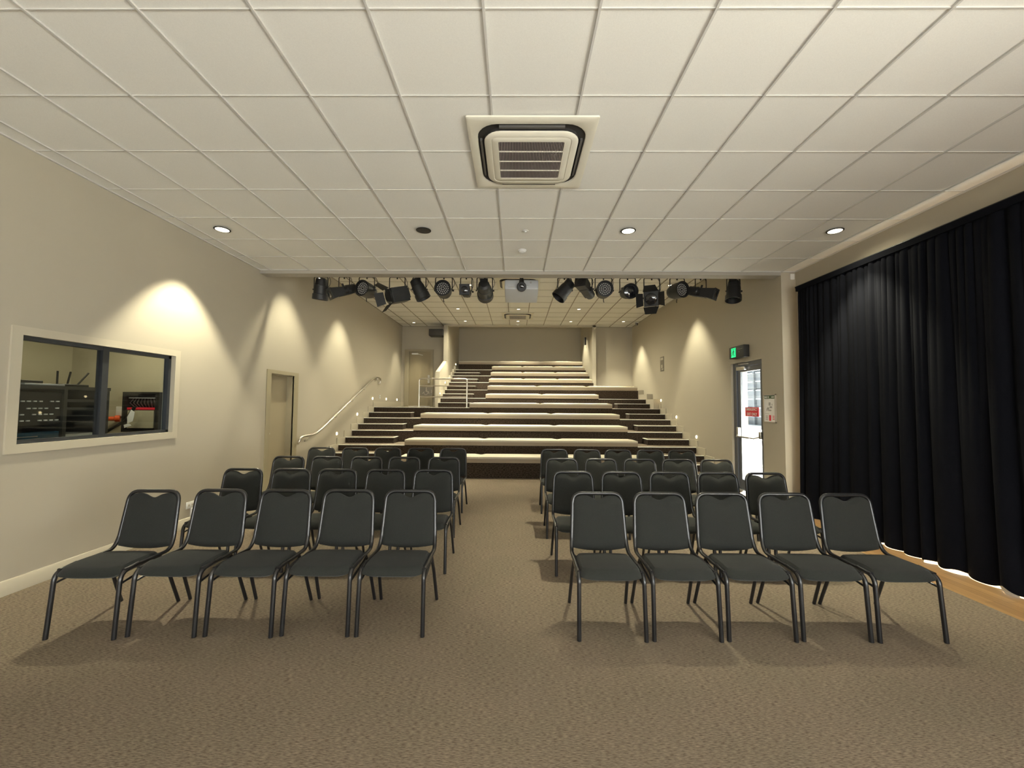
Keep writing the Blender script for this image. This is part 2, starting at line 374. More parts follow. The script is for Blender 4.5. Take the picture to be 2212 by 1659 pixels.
# ------------------------------------------------------------------ tiers
def platform(name, blocks, noses, label, cat, group, endnose=()):
    (xa, ya, za, xb, yb, zb) = blocks[0]
    t = thing(name, ((xa+xb)/2, ya, za), label, cat, group); o = Vector(t.location)
    mb = MB()
    for x0, y0, z0, x1, y1, z1 in blocks:
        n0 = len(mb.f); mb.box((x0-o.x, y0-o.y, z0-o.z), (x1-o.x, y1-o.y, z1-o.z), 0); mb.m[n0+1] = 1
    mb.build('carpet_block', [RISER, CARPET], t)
    for x0, x1, y, z in noses:
        mb = MB(); mb.box((x0-o.x, y-.008-o.y, z-.012-o.z), (x1-o.x, y-o.y-.0005, z+.0012-o.z)).box((x0-o.x, y-.0005-o.y, z+.0005-o.z), (x1-o.x, y+.035-o.y, z+.0012-o.z))
        for x, sg, ya, yb, z in endnose: mb.box((x-o.x, ya-o.y, z-.012-o.z), (x+sg*.008-o.x, yb-o.y, z+.0012-o.z)).box((x-sg*.035-o.x, ya-o.y, z+.0005-o.z), (x-o.x, yb-o.y, z+.0012-o.z))
        mb.build('nosing', NOSE, t)
    return t
XA, XB = XLB+.022, XR-.022
ORD = ['lowest', 'second', 'third', 'fourth', 'fifth', 'sixth', 'seventh', 'eighth', 'ninth', 'tenth', 'topmost']
bench = {2: (-2.36, 2.70, [-.746, .96]), 4: (-2.47, 2.717, [-.734, .955]), 6: (-2.466, 2.699, [-.742, .962]), 8: (-2.471, 2.701, [-.747, .951]),
         10: (-1.287, 2.686, [.687]), 12: (-.892, 2.46, [.779]), 14: (-.891, 3.83, [.673, 2.234]), 16: (-.899, 2.549, [.255, 1.399]),
         18: (-.885, 2.551, [.251, 1.402]), 20: (-.89, 2.555, [.246, 1.406]), 22: (-2.228, 2.59, [-.638, .97])}
GT = 'carpeted tiers of the raked seating'
for i, k in enumerate(range(2, 23, 2)):
    y0, y1, z = yk(k), yk(k+2), zk(k); b0, b1, _ = bench[k]
    if k < 10: bl = [(XA, y0, 0, XB, y1, z)]; ns = [(XA, b0, y0, z), (b1, XB, y0, z)]
    elif k == 10:
        bl = [(XA, y0, 0, XB, y1, z), (XA, y1, 0, RL-.133, 14.18, z)]; ns = [(XA, b0, y0, z), (b1, XB, y0, z)]
    elif k == 12: bl = [(RL+.065, y0, 0, 3.855, y1, z)]; ns = [(RL+.065, b0, y0, z), (b1, 3.85, y0, z)]
    elif k == 14: bl = [(RL+.065, y0, 0, 3.855, y1, z), (RR-.0, y1, 0, 3.855, 14.2, z)]; bl[1] = (RR+.123, y1, 0, 3.855, 14.197, z); ns = [(RL+.065, b0, y0, z)]
    else:
        bl = [(RL+.065, y0, 0, RR-.003, y1 if k < 22 else RB-.003, z)]; ns = [(RL+.065, b0, y0, z)] if k < 22 else []
    platform('seating_tier', bl, ns, f'dark brown carpeted tier carrying the {ORD[i]} cream bench' + (', with a wide landing on the left' if k == 10 else ''), 'tier', GT)
ordn = {1: 'first', 3: 'second', 5: 'third', 7: 'fourth', 9: 'fifth', 11: 'first', 13: 'second', 15: 'third', 17: 'fourth', 19: 'fifth'}
for k in (1, 3, 5, 7, 9):
    z0 = 0 if k == 1 else zk(k-1)
    platform('step', [(XA, yk(k), z0, -2.83, yk(k+1)-.0085, zk(k))], [(XA, -2.83, yk(k), zk(k))],
             f'carpeted half step with pale nosing below the handrail, {ordn[k]} from the floor', 'step', 'half steps on the left stairs', [(-2.83, 1, yk(k), yk(k+1)-.0085, zk(k))])
    platform('step', [(3.055, yk(k), z0, XB, yk(k+1)-.0085, zk(k))], [(3.055, XB, yk(k), zk(k))],
             f'carpeted half step against the emergency exit side wall, {ordn[k]} from the floor', 'step', 'half steps on the right stairs', [(3.055, -1, yk(k), yk(k+1)-.0085, zk(k))])
for k in (11, 13, 15, 17, 19):
    platform('step', [(RL+.065, yk(k), zk(k-1), -1.32, yk(k+1)-.0085, zk(k))], [(RL+.065, -1.32, yk(k), zk(k))],
             f'carpeted half step beside the recess wall, {ordn[k]} up from the landing', 'step', 'half steps of the upper flight', [(-1.32, 1, yk(k), yk(k+1)-.0085, zk(k))])
platform('step', [(2.93, yk(11), zk(10), 3.85, yk(12)-.0085, zk(11))], [(2.93, 3.85, yk(11), zk(11))],
         'carpeted half step in front of the long seventh bench on the right', 'step', None, [(2.93, -1, yk(11), yk(12), zk(11))])

def pad(mb, x0, x1, y0, y1, z0, z1):
    """upholstered pad with rolled edges and dished ends"""
    nx, ny = 14, 8; V = []; n = 0
    r = .022
    for s_ in (1,):
        for i in range(nx+1):
            u = i/nx; x = x0+.002+(x1-x0-.004)*u
            ex = max(0, 1-min(u, 1-u)*(x1-x0)/r)
            for j in range(ny+1):
                v = j/ny; y = y0+(y1-y0)*v
                ey = max(0, 1-min(v, 1-v)*(y1-y0)/r)
                e = min(1, math.hypot(ex, ey)); z = z1-r*(1-math.sqrt(max(0, 1-e*e)))
                V.append((x, y, z))
    W = ny+1; Fc = [(i*W+j, (i+1)*W+j, (i+1)*W+j+1, i*W+j+1) for i in range(nx) for j in range(ny)]
    ring = [i*W for i in range(nx+1)]+[nx*W+j for j in range(1, ny+1)]+[i*W+ny for i in range(nx-1, -1, -1)]+[j for j in range(ny-1, 0, -1)]
    n0 = len(V); V += [(V[i][0], V[i][1], z0) for i in ring]; L = len(ring)
    Fc += [(ring[(q+1) % L], ring[q], n0+q, n0+(q+1) % L) for q in range(L)]+[tuple(range(n0, n0+L))[::-1]]
    mb.add(V, Fc, 0, True)
GB = 'cream upholstered benches of the raked seating'
BL = {2: 'long cream bench on the lowest tier, partly hidden by the chairs', 4: 'second bench up, three cream pads on the widest stretch above the chairs',
      6: 'third bench up, three cream pads between the left and right stairs', 8: 'fourth bench up, just below the steel guard rail',
      10: 'fifth bench up, two cream pads starting beside the guard rail post', 12: 'sixth bench up, two short cream pads beside the upper flight',
      14: 'seventh bench up, running right across to the side wall', 16: 'eighth bench up, first one wholly inside the recess walls', 18: 'ninth bench up, third from the top of the seating',
      20: 'tenth bench up, just below the topmost bench', 22: 'topmost bench against the back wall of the recess'}
for i, k in enumerate(range(2, 23, 2)):
    b0, b1, sm = bench[k]; y0, z = yk(k)-.012, zk(k)
    t = thing('bench', ((b0+b1)/2, y0, z), BL[k], 'bench', GB); cx = (b0+b1)/2; dp = .42 if k < 22 else .40
    if k >= 14: b1_ = b1
    MB().box((b0-cx, 0, .0014), (b1-cx, .022, .082)).box((b0-cx, .022, .005), (b0-cx+.02, dp-.05, .078)).box((b1-cx-.02, .022, .005), (b1-cx, dp-.05, .078)).box((b0-cx+.02, .022, .062), (b1-cx-.02, dp-.02, .078)).build('base_board', BOARD, t)
    xs = [b0]+sm+[b1]
    for q in range(len(xs)-1):
        mb = MB(); pad(mb, xs[q]-cx, xs[q+1]-cx, -.004, dp, .083, .142); mb.build('cushion', CUSH, t)

# ------------------------------------------------------------------ stacking chairs
def chair_proto():
    t = thing('stacking_chair', (0, 0, 0), 'x', 'chair')
    def bez(pts, n=6):
        """round the corners of a polyline: pts (p, radius)"""
        out = []
        for i, (p, r) in enumerate(pts):
            p = Vector(p)
            if r == 0 or i in (0, len(pts)-1): out.append(p); continue
            a = Vector(pts[i-1][0]); b = Vector(pts[i+1][0]); A = p+(a-p).normalized()*r; B = p+(b-p).normalized()*r
            for q in range(n+1):
                u = q/n; out.append(A*(1-u)**2+p*2*u*(1-u)+B*u*u)
        return out
    R = .0122
    # back hoop with the side rails
    pts = []
    L = [((-.208, -.20, .412), 0), ((-.209, .17, .418), .05), ((-.203, .205, .50), .02), ((-.188, .262, .826), .075), ((0, .262, .826), 0)]
    h = bez(L, 7); full = h[:-1]+[Vector((0, .262, .826))]+[Vector((-p.x, p.y, p.z)) for p in reversed(h[:-1])]
    MB().tube(full, R, 10, sx=1.15).build('back_frame', TUBE, t)
    for s in (-1, 1):
        p = bez([((s*.214, -.252, .003), 0), ((s*.210, -.222, .405), .055), ((s*.209, -.09, .418), 0)], 7)
        MB().tube(p, .0142, 12).build('leg', TUBE, t)
        p = bez([((s*.196, .085, .412), 0), ((s*.206, .16, .27), .05), ((s*.214, .262, .003), 0)], 4)
        MB().tube(p, R, 10).build('leg', TUBE, t)
        MB().tube([(s*.212, -.231, .335), (s*.204, .05, .372), (s*.199, .10, .385)], .0075, 8).build('stretcher', TUBE, t)
    mb = MB().tube([(-.205, -.15, .402), (.205, -.15, .402)], .009, 8).tube([(-.2, .10, .402), (.2, .10, .402)], .009, 8); mb.build('seat_rail', TUBE, t)
    # seat pad
    nx, ny = 16, 16; V = []; Fc = []
    def outline(u, v):
        # u,v in -1..1 -> superellipse square
        k = max(abs(u), abs(v)); 
        if k == 0: return 0, 0
        l = (abs(u)**7+abs(v)**7)**(1/7); f = k/l
        return u*f, v*f
    def seat_pt(u, v, top):
        a, b = outline(u, v); hw = .207-.006*b
        x = a*hw; y = (-.055+b*.190) if b > 0 else (-.055+b*.186-.014*(1-a*a)*(-b))
        e = max(abs(u), abs(v)); ed = max(0, (e-.80)/.20)
        z = .440+.010*(1-a*a)*(1-b*b)-.020*max(0, -b-.35)**1.5*1.5-.016*max(0, b)**2
        if top: z = z-.034*(1-math.sqrt(max(0, 1-ed*ed)))
        else: z = z-.062+.022*(1-math.sqrt(max(0, 1-ed*ed)))-.0
        return (x, y, z)
    W = ny+1
    for tp in (True, False):
        for i in range(nx+1):
            for j in range(ny+1): V.append(seat_pt(-1+2*i/nx, -1+2*j/ny, tp))
    N = (nx+1)*W
    for i in range(nx):
        for j in range(ny):
            q = (i*W+j, (i+1)*W+j, (i+1)*W+j+1, i*W+j+1); Fc.append(q); Fc.append(tuple(k+N for k in q[::-1]))
    ring = [i*W for i in range(nx+1)]+[nx*W+j for j in range(1, ny+1)]+[i*W+ny for i in range(nx-1, -1, -1)]+[j for j in range(ny-1, 0, -1)]
    for q in range(len(ring)):
        a, b = ring[q], ring[(q+1) % len(ring)]; Fc.append((b, a, a+N, b+N))
    MB().add(V, Fc, 0, True).build('seat', FAB, t)
    # backrest pad
    nx, nz = 26, 16; V = []; Fc = []; W = nz+1
    for side in (0, 1):
        for i in range(nx+1):
            u = -1+2*i/nx
            xa = .197*u
            cr_ = .068; xx = abs(xa)-(.190-cr_)
            zt = .816
            if xx > 0: zt = .816-cr_*(1-math.sqrt(max(0, 1-min(1, xx/(cr_+.012))**2)))
            zt -= .034*math.exp(-(xa/.060)**2)+.004
            zb = .418+.020*abs(u)**2.2
            for j in range(nz+1):
                v = j/nz; z = zb+(zt-zb)*v
                hw = 1-.085*max(0, z-.48)/.34-.02*max(0, .48-z)/.06
                yc = .205+max(z-.50, -.04)*.057/.326
                e = max(abs(u), abs(2*v-1)); puff = math.sqrt(max(0, 1-max(0, (e-.62)/.38)**2))
                y = yc+(.006 if side else -.008)+(.006+.010*(1-u*u) if side else -.008-.018*(1-.5*u*u))*puff
                V.append((xa*hw, y, z))
    N = (nx+1)*W
    for i in range(nx):
        for j in range(nz):
            q = (i*W+j, (i+1)*W+j, (i+1)*W+j+1, i*W+j+1); Fc.append(q); Fc.append(tuple(k+N for k in q[::-1]))
    ring = [i*W for i in range(nx+1)]+[nx*W+j for j in range(1, nz+1)]+[i*W+nz for i in range(nx-1, -1, -1)]+[j for j in range(nz-1, 0, -1)]
    for q in range(len(ring)):
        a, b = ring[q], ring[(q+1) % len(ring)]; Fc.append((b, a, a+N, b+N))
    MB().add(V, Fc, 0, True).build('backrest', FAB, t)
    return t
proto = chair_proto()
ROWS = [('front', [(-2.757, 2.652, 1.2), (-2.27, 2.692, .3), (-1.775, 2.702, -.6), (-1.292, 2.722, 0), (-.81, 2.725, .6)], [(.632, 2.703, -.4), (1.112, 2.712, 0), (1.594, 2.722, 0), (2.078, 2.730, -.5), (2.552, 2.728, .8)]),
        ('second', [(-2.774, 3.70), (-2.284, 3.71), (-1.809, 3.71), (-1.322, 3.71), (-.832, 3.715)], [(.583, 3.69), (1.066, 3.69), (1.556, 3.70), (2.036, 3.70), (2.521, 3.70)]),
        ('third', [(-2.860, 4.69), (-2.370, 4.69), (-1.868, 4.69), (-1.39, 4.69), (-.900, 4.70)], [(.580, 4.69), (1.074, 4.69), (1.56, 4.69), (2.034, 4.69), (2.511, 4.69)]),
        ('back', [(-2.930, 5.74), (-2.427, 5.74), (-1.925, 5.74), (-1.434, 5.74), (-.944, 5.75)], [(.585, 5.74), (1.080, 5.74), (1.551, 5.74), (2.028, 5.74), (2.503, 5.74)])]
LP = ['nearest the window wall', 'second from the window wall', 'in the middle of its five', 'second from the aisle', 'at the aisle end']
RP = ['at the aisle end', 'second from the aisle', 'in the middle of its five', 'second from the curtain side', 'nearest the black curtain']
first = True
for ri, (rn, left, right) in enumerate(ROWS):
    for side, lst, pn in (('left', left, LP), ('right', right, RP)):
        for q, c in enumerate(lst):
            o = proto if first else copy_tree(proto); first = False
            rz = math.radians(c[2] if len(c) > 2 else random.uniform(-1.2, 1.2))
            o.location = (c[0], c[1]+.25, 0); o.rotation_euler = (0, 0, rz)
            tag(o, f'charcoal chair in the {rn} row of the {side} block, {pn[q]}', 'chair', f'stacking chairs of the {side} block')

# ------------------------------------------------------------------ curtain
def curtain():
    ya, yb = .2, 5.88; n = 720; rows = 26; z0, z1 = .004, 3.20
    t = thing('curtain', (4.06, (ya+yb)/2, 0), 'tall black pleated curtain hanging along the right wall', 'curtain'); oy = (ya+yb)/2
    rnd = random.Random(3); cent = []; y = yb
    while y > ya-.3: cent.append((y, rnd.uniform(.6, 1.25), rnd.uniform(-.05, .05))); y -= rnd.choice((rnd.uniform(.07, .14), rnd.uniform(.14, .24), rnd.uniform(.24, .36)))
    V = []; W = rows+1
    import bisect
    ys = [c[0] for c in cent][::-1]
    fine = [ya-.3]
    while fine[-1] < yb+.2: fine.append(fine[-1]+rnd.uniform(.06, .125))
    def wave(yy, v):
        i = bisect.bisect_left(fine, yy)
        f = (yy-fine[i-1])/(fine[i]-fine[i-1]) if 0 < i < len(fine) else 0
        k = min(1, max(0, (v-.25)/.75))**1.3
        return wide(yy, v)*(1-.55*k)+.62*k*math.sin(PI*f)**.7
    def wide(yy, v):
        yy2 = yy+.05*math.sin(v*1.7+yy*.8)*(1-v)
        i = bisect.bisect_left(ys, yy2)
        if i <= 0 or i >= len(ys): return 0
        a, b = ys[i-1], ys[i]; f = (yy2-a)/(b-a); amp = cent[len(ys)-1-i][1]
        return amp*math.sin(PI*f)**.8
    for side in (0, 1):
        for i in range(n+1):
            yy = ya+(yb-ya)*i/n
            for j in range(rows+1):
                v = j/rows; z = z0+(z1-z0)*v
                w_ = wave(yy, v); topk = 1-.6*max(0, (z-3.08)/.12)
                hem = sum(h_*math.exp(-((yy-c_)/.07)**2) for c_, h_ in ((4.62, .012), (4.08, .022), (3.84, .028), (3.47, .05), (2.7, .03)))*(1-v)**3
                x = -(w_-.5)*.062*(.75+.35*(1-v))*topk - .03*(1-v)
                V.append((x+side*.004, yy-oy, z+hem))
    N = (n+1)*W; Fc = []
    for i in range(n):
        for j in range(rows):
            q = (i*W+j, (i+1)*W+j, (i+1)*W+j+1, i*W+j+1); Fc.append(q[::-1]); Fc.append(tuple(k+N for k in q))
    ring = [i*W for i in range(n+1)]+[n*W+j for j in range(1, rows+1)]+[i*W+rows for i in range(n-1, -1, -1)]+[j for j in range(rows-1, 0, -1)]
    for q in range(len(ring)):
        a, b = ring[q], ring[(q+1) % len(ring)]; Fc.append((a, b, b+N, a+N))
    MB().add(V, Fc, 0, True).build('fabric', CURT, t)
    MB().box((-.028, ya-oy, 3.16), (.03, yb-oy+.01, 3.225)).build('heading_tape', CURT, t)
    MB().cyl((.01, ya-oy, 3.235), (.01, yb-oy+.06, 3.235), .014, 10).cyl((.01, yb-oy+.03, 3.235), (.19, yb-oy+.03, 3.235), .01, 8).build('curtain_rod', BLACK, t)
curtain()

# ------------------------------------------------------------------ ceiling fittings
def cassette(cx, cy, z, label, s=1.0):
    t = thing('ceiling_air_conditioner', (cx, cy, z), label, 'air conditioner', 'ceiling cassette air conditioners')
    H = .475*s
    def rr(h, r, n=6, hy=None):
        hy = hy or h; P = []
        for qx, qy, a0 in ((1, 1, 0), (-1, 1, PI/2), (-1, -1, PI), (1, -1, 3*PI/2)):
            for q in range(n+1):
                a = a0+PI/2*q/n; P.append((qx*(h-r)+r*math.cos(a), qy*(hy-r)+r*math.sin(a)))
        return P
    def ringmesh(levels, mi=0, cap=False):
        mb = MB(); n = len(levels[0][0]); V = []; Fc = []
        for P, zz in levels: V += [(x, y, zz) for x, y in P]
        for i in range(len(levels)-1):
            for q in range(n): Fc.append((i*n+q, (i+1)*n+q, (i+1)*n+(q+1) % n, i*n+(q+1) % n))
        if cap: Fc.append(tuple(range((len(levels)-1)*n, len(levels)*n))[::-1])
        mb.add(V, [f for f in Fc], mi, True); return mb
    ringmesh([(rr(H, .012), 0), (rr(H, .012), -.012), (rr(H-.01, .012), -.016), (rr(.415*s, .16), -.020), (rr(.408*s, .155), -.017), (rr(.404*s, .155), .0)]).build('surround_panel', ACP, t)
    ringmesh([(rr(.406*s, .155), -.006), (rr(.3*s, .1), -.006)], cap=True).build('air_slot', DARKIN, t)
    ringmesh([(rr(.357*s, .13), -.006), (rr(.3585*s, .13), -.033)]).build('slot_wall', DARKIN, t)
    ringmesh([(rr(.3585*s, .13), -.033), (rr(.358*s, .13), -.036), (rr(.348*s, .125), -.044), (rr(.306*s, .055), -.047), (rr(.303*s, .052), -.043), (rr(.298*s, .05), -.047), (rr(.252*s, .012), -.048), (rr(.25*s, .012), -.04)]).build('centre_panel', ACP, t)
    MB().box((-.25*s, -.25*s, -.030), (.25*s, .25*s, -.026)).build('filter_backing', DARKIN, t)
    mb = MB()
    for q in range(41):
        x = (-.242+q*.0121)*s; mb.box((x-.0024, -.25*s, -.047), (x+.0024, .25*s, -.037), 1)
    for y in (-.13, -.0, .13): mb.box((-.25*s, y*s-.0025, -.049), (.25*s, y*s+.003, -.04), 0)
    mb.build('grille', [ACP, mat('grille_slat', (.42, .36, .34), .5)], t)
    mb = MB()
    for x0, y0, x1, y1 in ((-.24, .373, .24, .39), (-.24, -.39, .24, -.373), (.373, -.24, .39, .24), (-.39, -.24, -.373, .24)): mb.box((x0*s, y0*s, -.028), (x1*s, y1*s, -.008))
    mb.build('air_flap', mat('flap_plastic', (.09, .085, .08), .35), t)
    return t
cassette(.107, 3.27, ZC, 'cream square cassette air conditioner in the front ceiling, nearest of the three')
cassette(.04, 9.05, ZB, 'cream cassette air conditioner seen just above the hanging projector')
cassette(.045, 12.42, ZB, 'farthest cassette air conditioner, in the back ceiling by the recess')

def downlight(x, y, z, label, on=True, r=.075, e=150, hidden=False, blend=.6, ang=77, col=WARM, sm=.032, spill=0):
    t = thing('downlight', (x, y, z), label, 'ceiling light', 'round recessed downlights')
    MB().lathe([(0, r+.012), (.004, r+.012), (.006, r), (-.0, r-.004), (-.0, r-.012)], (0, 0, .0), (0, 0, -1), 28).build('trim_ring', DARKIN if r > .06 else BAR, t)
    MB().lathe([(0, r-.004), (.0015, r-.006)], (0, 0, -.0055), (0, 0, -1), 28).build('reflector', GLOW if on else BLACK, t)
    if on:
        l = lamp('downlight_lamp', 'SPOT', (0, 0, -.02), e, col, spot_size=math.radians(ang), spot_blend=blend, shadow_soft_size=sm); l.parent = t
        if spill:
            l = lamp('downlight_spill', 'SPOT', (0, 0, -.02), spill, col, spot_size=math.radians(168), spot_blend=.8, shadow_soft_size=sm); l.parent = t
    return t
downlight(-3.469, 4.709, ZC, 'lit downlight in the front ceiling beside the window wall', e=390, ang=80, blend=.4)
downlight(-1.094, 4.717, ZC, 'unlit black downlight in the front ceiling, left of the detector', on=False)
downlight(1.303, 4.713, ZC, 'lit downlight in the front ceiling, right of the detector', e=370, spill=45)
downlight(3.69, 4.696, ZC, 'lit downlight in the front ceiling beside the curtain', e=370, spill=45)
B = 340
for x, y, lb, e in ((-3.37, 6.93, 'downlight just behind the beam above the left door', B), (-3.37, 9.12, 'downlight above the handrail by the left wall', B),
                    (-3.40, 13.50, 'downlight nearest the far left door', B*.5), (3.455, 9.12, 'downlight by the right wall near the sign', B), (3.46, 13.15, 'downlight at the far right back corner', B),
                    (-1.06, 9.16, 'small lit downlight left of the middle cassette unit', B*1.35), (-1.65, 11.49, 'small downlight in the back ceiling, left of three abreast', B*1.35), (.065, 11.5, 'small downlight in the back ceiling between two cassette units', B*1.35),
                    (1.77, 11.47, 'small downlight in the back ceiling, right of three abreast', B*1.35), (-1.65, 13.2, 'small downlight left of the farthest cassette unit', B*1.2), (.06, 13.2, 'small downlight behind the farthest cassette unit', B*1.2),
                    (1.77, 13.2, 'small downlight right of the farthest cassette unit', B*1.2)):
    downlight(x, y, ZB, lb, r=.05, e=e, ang=66 if y == 13.5 else 76, spill=165 if -2 < x < 2 else 0)
downlight(2.05, 15.25, 4.75, 'downlight in the recess ceiling above the right end of the benches', r=.05, e=420)
downlight(.2, 15.25, 4.75, 'downlight in the recess ceiling above the middle of the benches', r=.05, e=420)
# smoke detector, sprinkler, heat sensor
t = thing('smoke_detector', (.074, 5.332, ZC), 'white round smoke detector on the front ceiling', 'detector')
MB().lathe([(0, .055), (.012, .055), (.016, .05)], (0, 0, 0), (0, 0, -1), 24).build('base', WHITEP, t)
MB().lathe([(0, .045), (.012, .045), (.022, .03), (.026, .012)], (0, 0, -.016), (0, 0, -1), 24).build('sensor_head', WHITEP, t)
t = MB().lathe([(0, .035), (.004, .033), (.008, .015), (.02, .01)], (0, 0, 0), (0, 0, -1), 20).build('ceiling_sensor', WHITEP, loc=(.102, 4.722, ZC)); tag(t, 'small white sensor between the two middle front downlights', 'sensor')
t = MB().lathe([(0, .06), (.02, .06), (.04, .04), (.05, .015)], (0, 0, 0), (0, 0, -1), 20).build('smoke_detector', WHITEP, loc=(.056, 13.68, ZB)); tag(t, 'far smoke detector on the back ceiling by the recess beam', 'detector')
t = thing('security_camera', (3.93, 13.3, ZB), 'small security camera in the far right ceiling corner', 'camera')
MB().box((-.05, -.05, -.03), (.05, .05, 0)).build('mount', WHITEP, t); MB().lathe([(0, .045), (.03, .045), (.06, .03), (.075, .01)], (0, 0, -.03), (0, 0, -1), 16).build('dome', BLACKG, t)
t = MB().rbox((-.03, -.03, -.045), (.03, 0, .045), .008).build('motion_sensor', WHITEP, loc=(4.19, YB0, 3.47)); tag(t, 'white motion sensor high on the pillar beside the curtain top', 'sensor')

# ------------------------------------------------------------------ stage lighting
YP, ZP = 6.75, 3.70
t = thing('lighting_bar', (0, YP, ZP+.03), 'black lighting bar hung behind the ceiling beam', 'lighting bar')
MB().cyl((-3.7, 0, 0), (3.95, 0, 0), .024, 14).build('pipe', BLACK, t)
for x in (-3.0, -1.2, .6, 2.4, 3.4): MB().cyl((x, 0, .02), (x, 0, ZB-ZP-.03), .008, 8).build('hanger', BLACK, t)
def fixture(x, zc, kind, d, label, cat='stage light', yw=.13, group=None, sc=1.0):
    t = thing({'led': 'led_par_light', 'par': 'par_can_light', 'profile': 'profile_spotlight', 'fresnel': 'fresnel_spotlight'}[kind], (x, YP, ZP), label, cat, group or 'black stage lights on the bar')
    drop = zc-ZP
    yt = -.085
    mb = MB(); path = [(-yw, 0, drop), (-yw, 0, yt-.015), (-yw+.015, 0, yt), (yw-.015, 0, yt), (yw, 0, yt-.015), (yw, 0, drop)]
    for q in range(len(path)-1):
        mb.tube([path[q], path[q+1]], .0085, 6)
    mb.build('yoke', BLACK, t)
    MB().box((-.02, -.03, yt), (.02, .03, .015)).cyl((0, 0, yt-.03), (0, 0, yt+.02), .012, 8).build('clamp', BLACK, t)
    MB().cyl((yw, 0, drop), (yw+.03, 0, drop), .016, 8).cyl((-yw-.02, 0, drop), (-yw, 0, drop), .012, 8).build('tilt_knob', BLACK, t)
    rnd = random.Random(int(x*100)); 
    cb = [(yw*.5, .03, -.0)]; 
    for q in range(1, 9):
        u = q/8; cb.append((yw*(.5+.75*math.sin(u*PI)), .04, drop*u*1.05-.0))
    MB().tube(cb, .0045, 6).build('power_cable', BLACK, t)
    body = MB(); rot = Vector(d).to_track_quat('-Y', 'Z').to_euler()
    if kind == 'led':
        body.lathe([(-.16, .05), (-.13, .085), (-.05, .112), (.09, .118), (.10, .122), (.115, .122), (.115, .108), (.085, .104)], (0, 0, 0), (0, -1, 0), 28)
    elif kind == 'par':
        body.lathe([(-.17, .045), (-.15, .075), (-.06, .088), (-.055, .094), (.07, .098), (.075, .110), (.15, .112), (.155, .104), (.09, .095)], (0, 0, 0), (0, -1, 0), 24)
        body.box((-.05, .12, .02), (.05, .17, .085))
    elif kind == 'profile':
        body.lathe([(-.22, .05), (-.20, .075), (-.05, .085), (-.04, .07), (.10, .062), (.12, .06)], (0, 0, 0), (0, -1, 0), 20)
        body.prism([(-.24, -.09), (-.24, .09), (-.02, .062), (-.02, -.062)], 'x', -.078, .078).box((-.092, -.255, -.095), (.092, -.24, .095))
        body.box((-.06, -.10, -.08), (.06, .14, -.06)).box((-.012, .0, .06), (.012, .03, .12))
    else:
        body.box((-.105, -.12, -.11), (.105, .15, .11)).box((-.08, .15, -.07), (.08, .18, .08)).lathe([(0, .10), (.03, .105), (.03, .09)], (0, -.12, 0), (0, -1, 0), 24)
    S_ = {'led': 1.12, 'par': 1.12, 'profile': 1.12, 'fresnel': 1.1}
    b = body.build('housing', BLACK, t, loc=(0, 0, drop), rot=rot, bevel=.004 if kind in ('fresnel', 'profile') else 0)
    b.scale = (sc*S_[kind],)*3
    if kind == 'led':
        MB().lathe([(0, .104), (.003, .104)], (0, -.085, 0), (0, -1, 0), 28).build('lens_plate', BLACK, b)
        mb = MB()
        for r_, n_ in ((.025, 6), (.052, 12), (.080, 18)):
            for q in range(n_):
                a = 2*PI*q/n_; mb.lathe([(0, .0078), (.004, .0068)], (r_*math.cos(a), -.089, r_*math.sin(a)), (0, -1, 0), 8)
        mb.build('led_cluster', LEDM, b)
        MB().tube([(0, .0, -.12), (0, .01, -.155), (.008, .01, -.175)], .006, 6).build('safety_loop', BLACK, b)
    elif kind == 'par':
        MB().lathe([(0, .096), (.012, .07), (.017, .03)], (0, -.088, 0), (0, -1, 0), 24).build('lens', BLACKG, b)
    elif kind == 'profile':
        MB().lathe([(0, .06), (.006, .045), (.009, .02)], (0, -.2555, 0), (0, -1, 0), 24).build('lens', BLACKG, b)
    else:
        MB().lathe([(0, .088), (.01, .07), (.016, .03)], (0, -.15, 0), (0, -1, 0), 24).build('lens', BLACKG, b)
        for sx_, sz_, W_, L_ in ((0, 1, .11, .15), (0, -1, .11, .15), (1, 0, .09, .14), (-1, 0, .09, .14)):
            y0 = -.155; f = math.radians(38)
            if sz_:
                p = [(-W_, y0, sz_*.112), (W_, y0, sz_*.112), (W_*.7, y0-L_*math.cos(f), sz_*(.112+L_*math.sin(f))), (-W_*.7, y0-L_*math.cos(f), sz_*(.112+L_*math.sin(f)))]
                nrm = Vector((0, 0, sz_*.003))
            else:
                p = [(sx_*.108, y0, -W_), (sx_*.108, y0, W_), (sx_*(.108+L_*math.sin(f)), y0-L_*math.cos(f), W_*1.15), (sx_*(.108+L_*math.sin(f)), y0-L_*math.cos(f), -W_*1.15)]
                nrm = Vector((sx_*.003, 0, 0))
            v = [Vector(q) for q in p]; v += [q+nrm for q in v]
            MB().add(v, [(0, 1, 2, 3), (7, 6, 5, 4), (0, 4, 5, 1), (1, 5, 6, 2), (2, 6, 7, 3), (3, 7, 4, 0)]).build('barn_door', BLACK, b)
    return t
fixture(-3.27, 3.405, 'par', (-0.12, 0.15, -1), 'leftmost black par can on the lighting bar, aimed steeply down', yw=0.115, sc=1)
fixture(-2.88, 3.385, 'profile', (-0.62, -0.62, -0.38), 'black profile spotlight aimed to the left, second fixture from the left', yw=0.09, sc=0.88)
fixture(-2.50, 3.395, 'led', (-0.35, -1, 0.05), 'led par light between the left profile and the left barn door spotlight', yw=0.13, sc=1)
fixture(-1.99, 3.31, 'fresnel', (-0.72, -0.62, -0.3), 'left spotlight with open barn doors on the bar', yw=0.13, sc=1)
fixture(-1.62, 3.41, 'par', (0.45, 0.1, -0.9), 'black par can aimed down to the right, just right of the left barn doors', yw=0.11, sc=1)
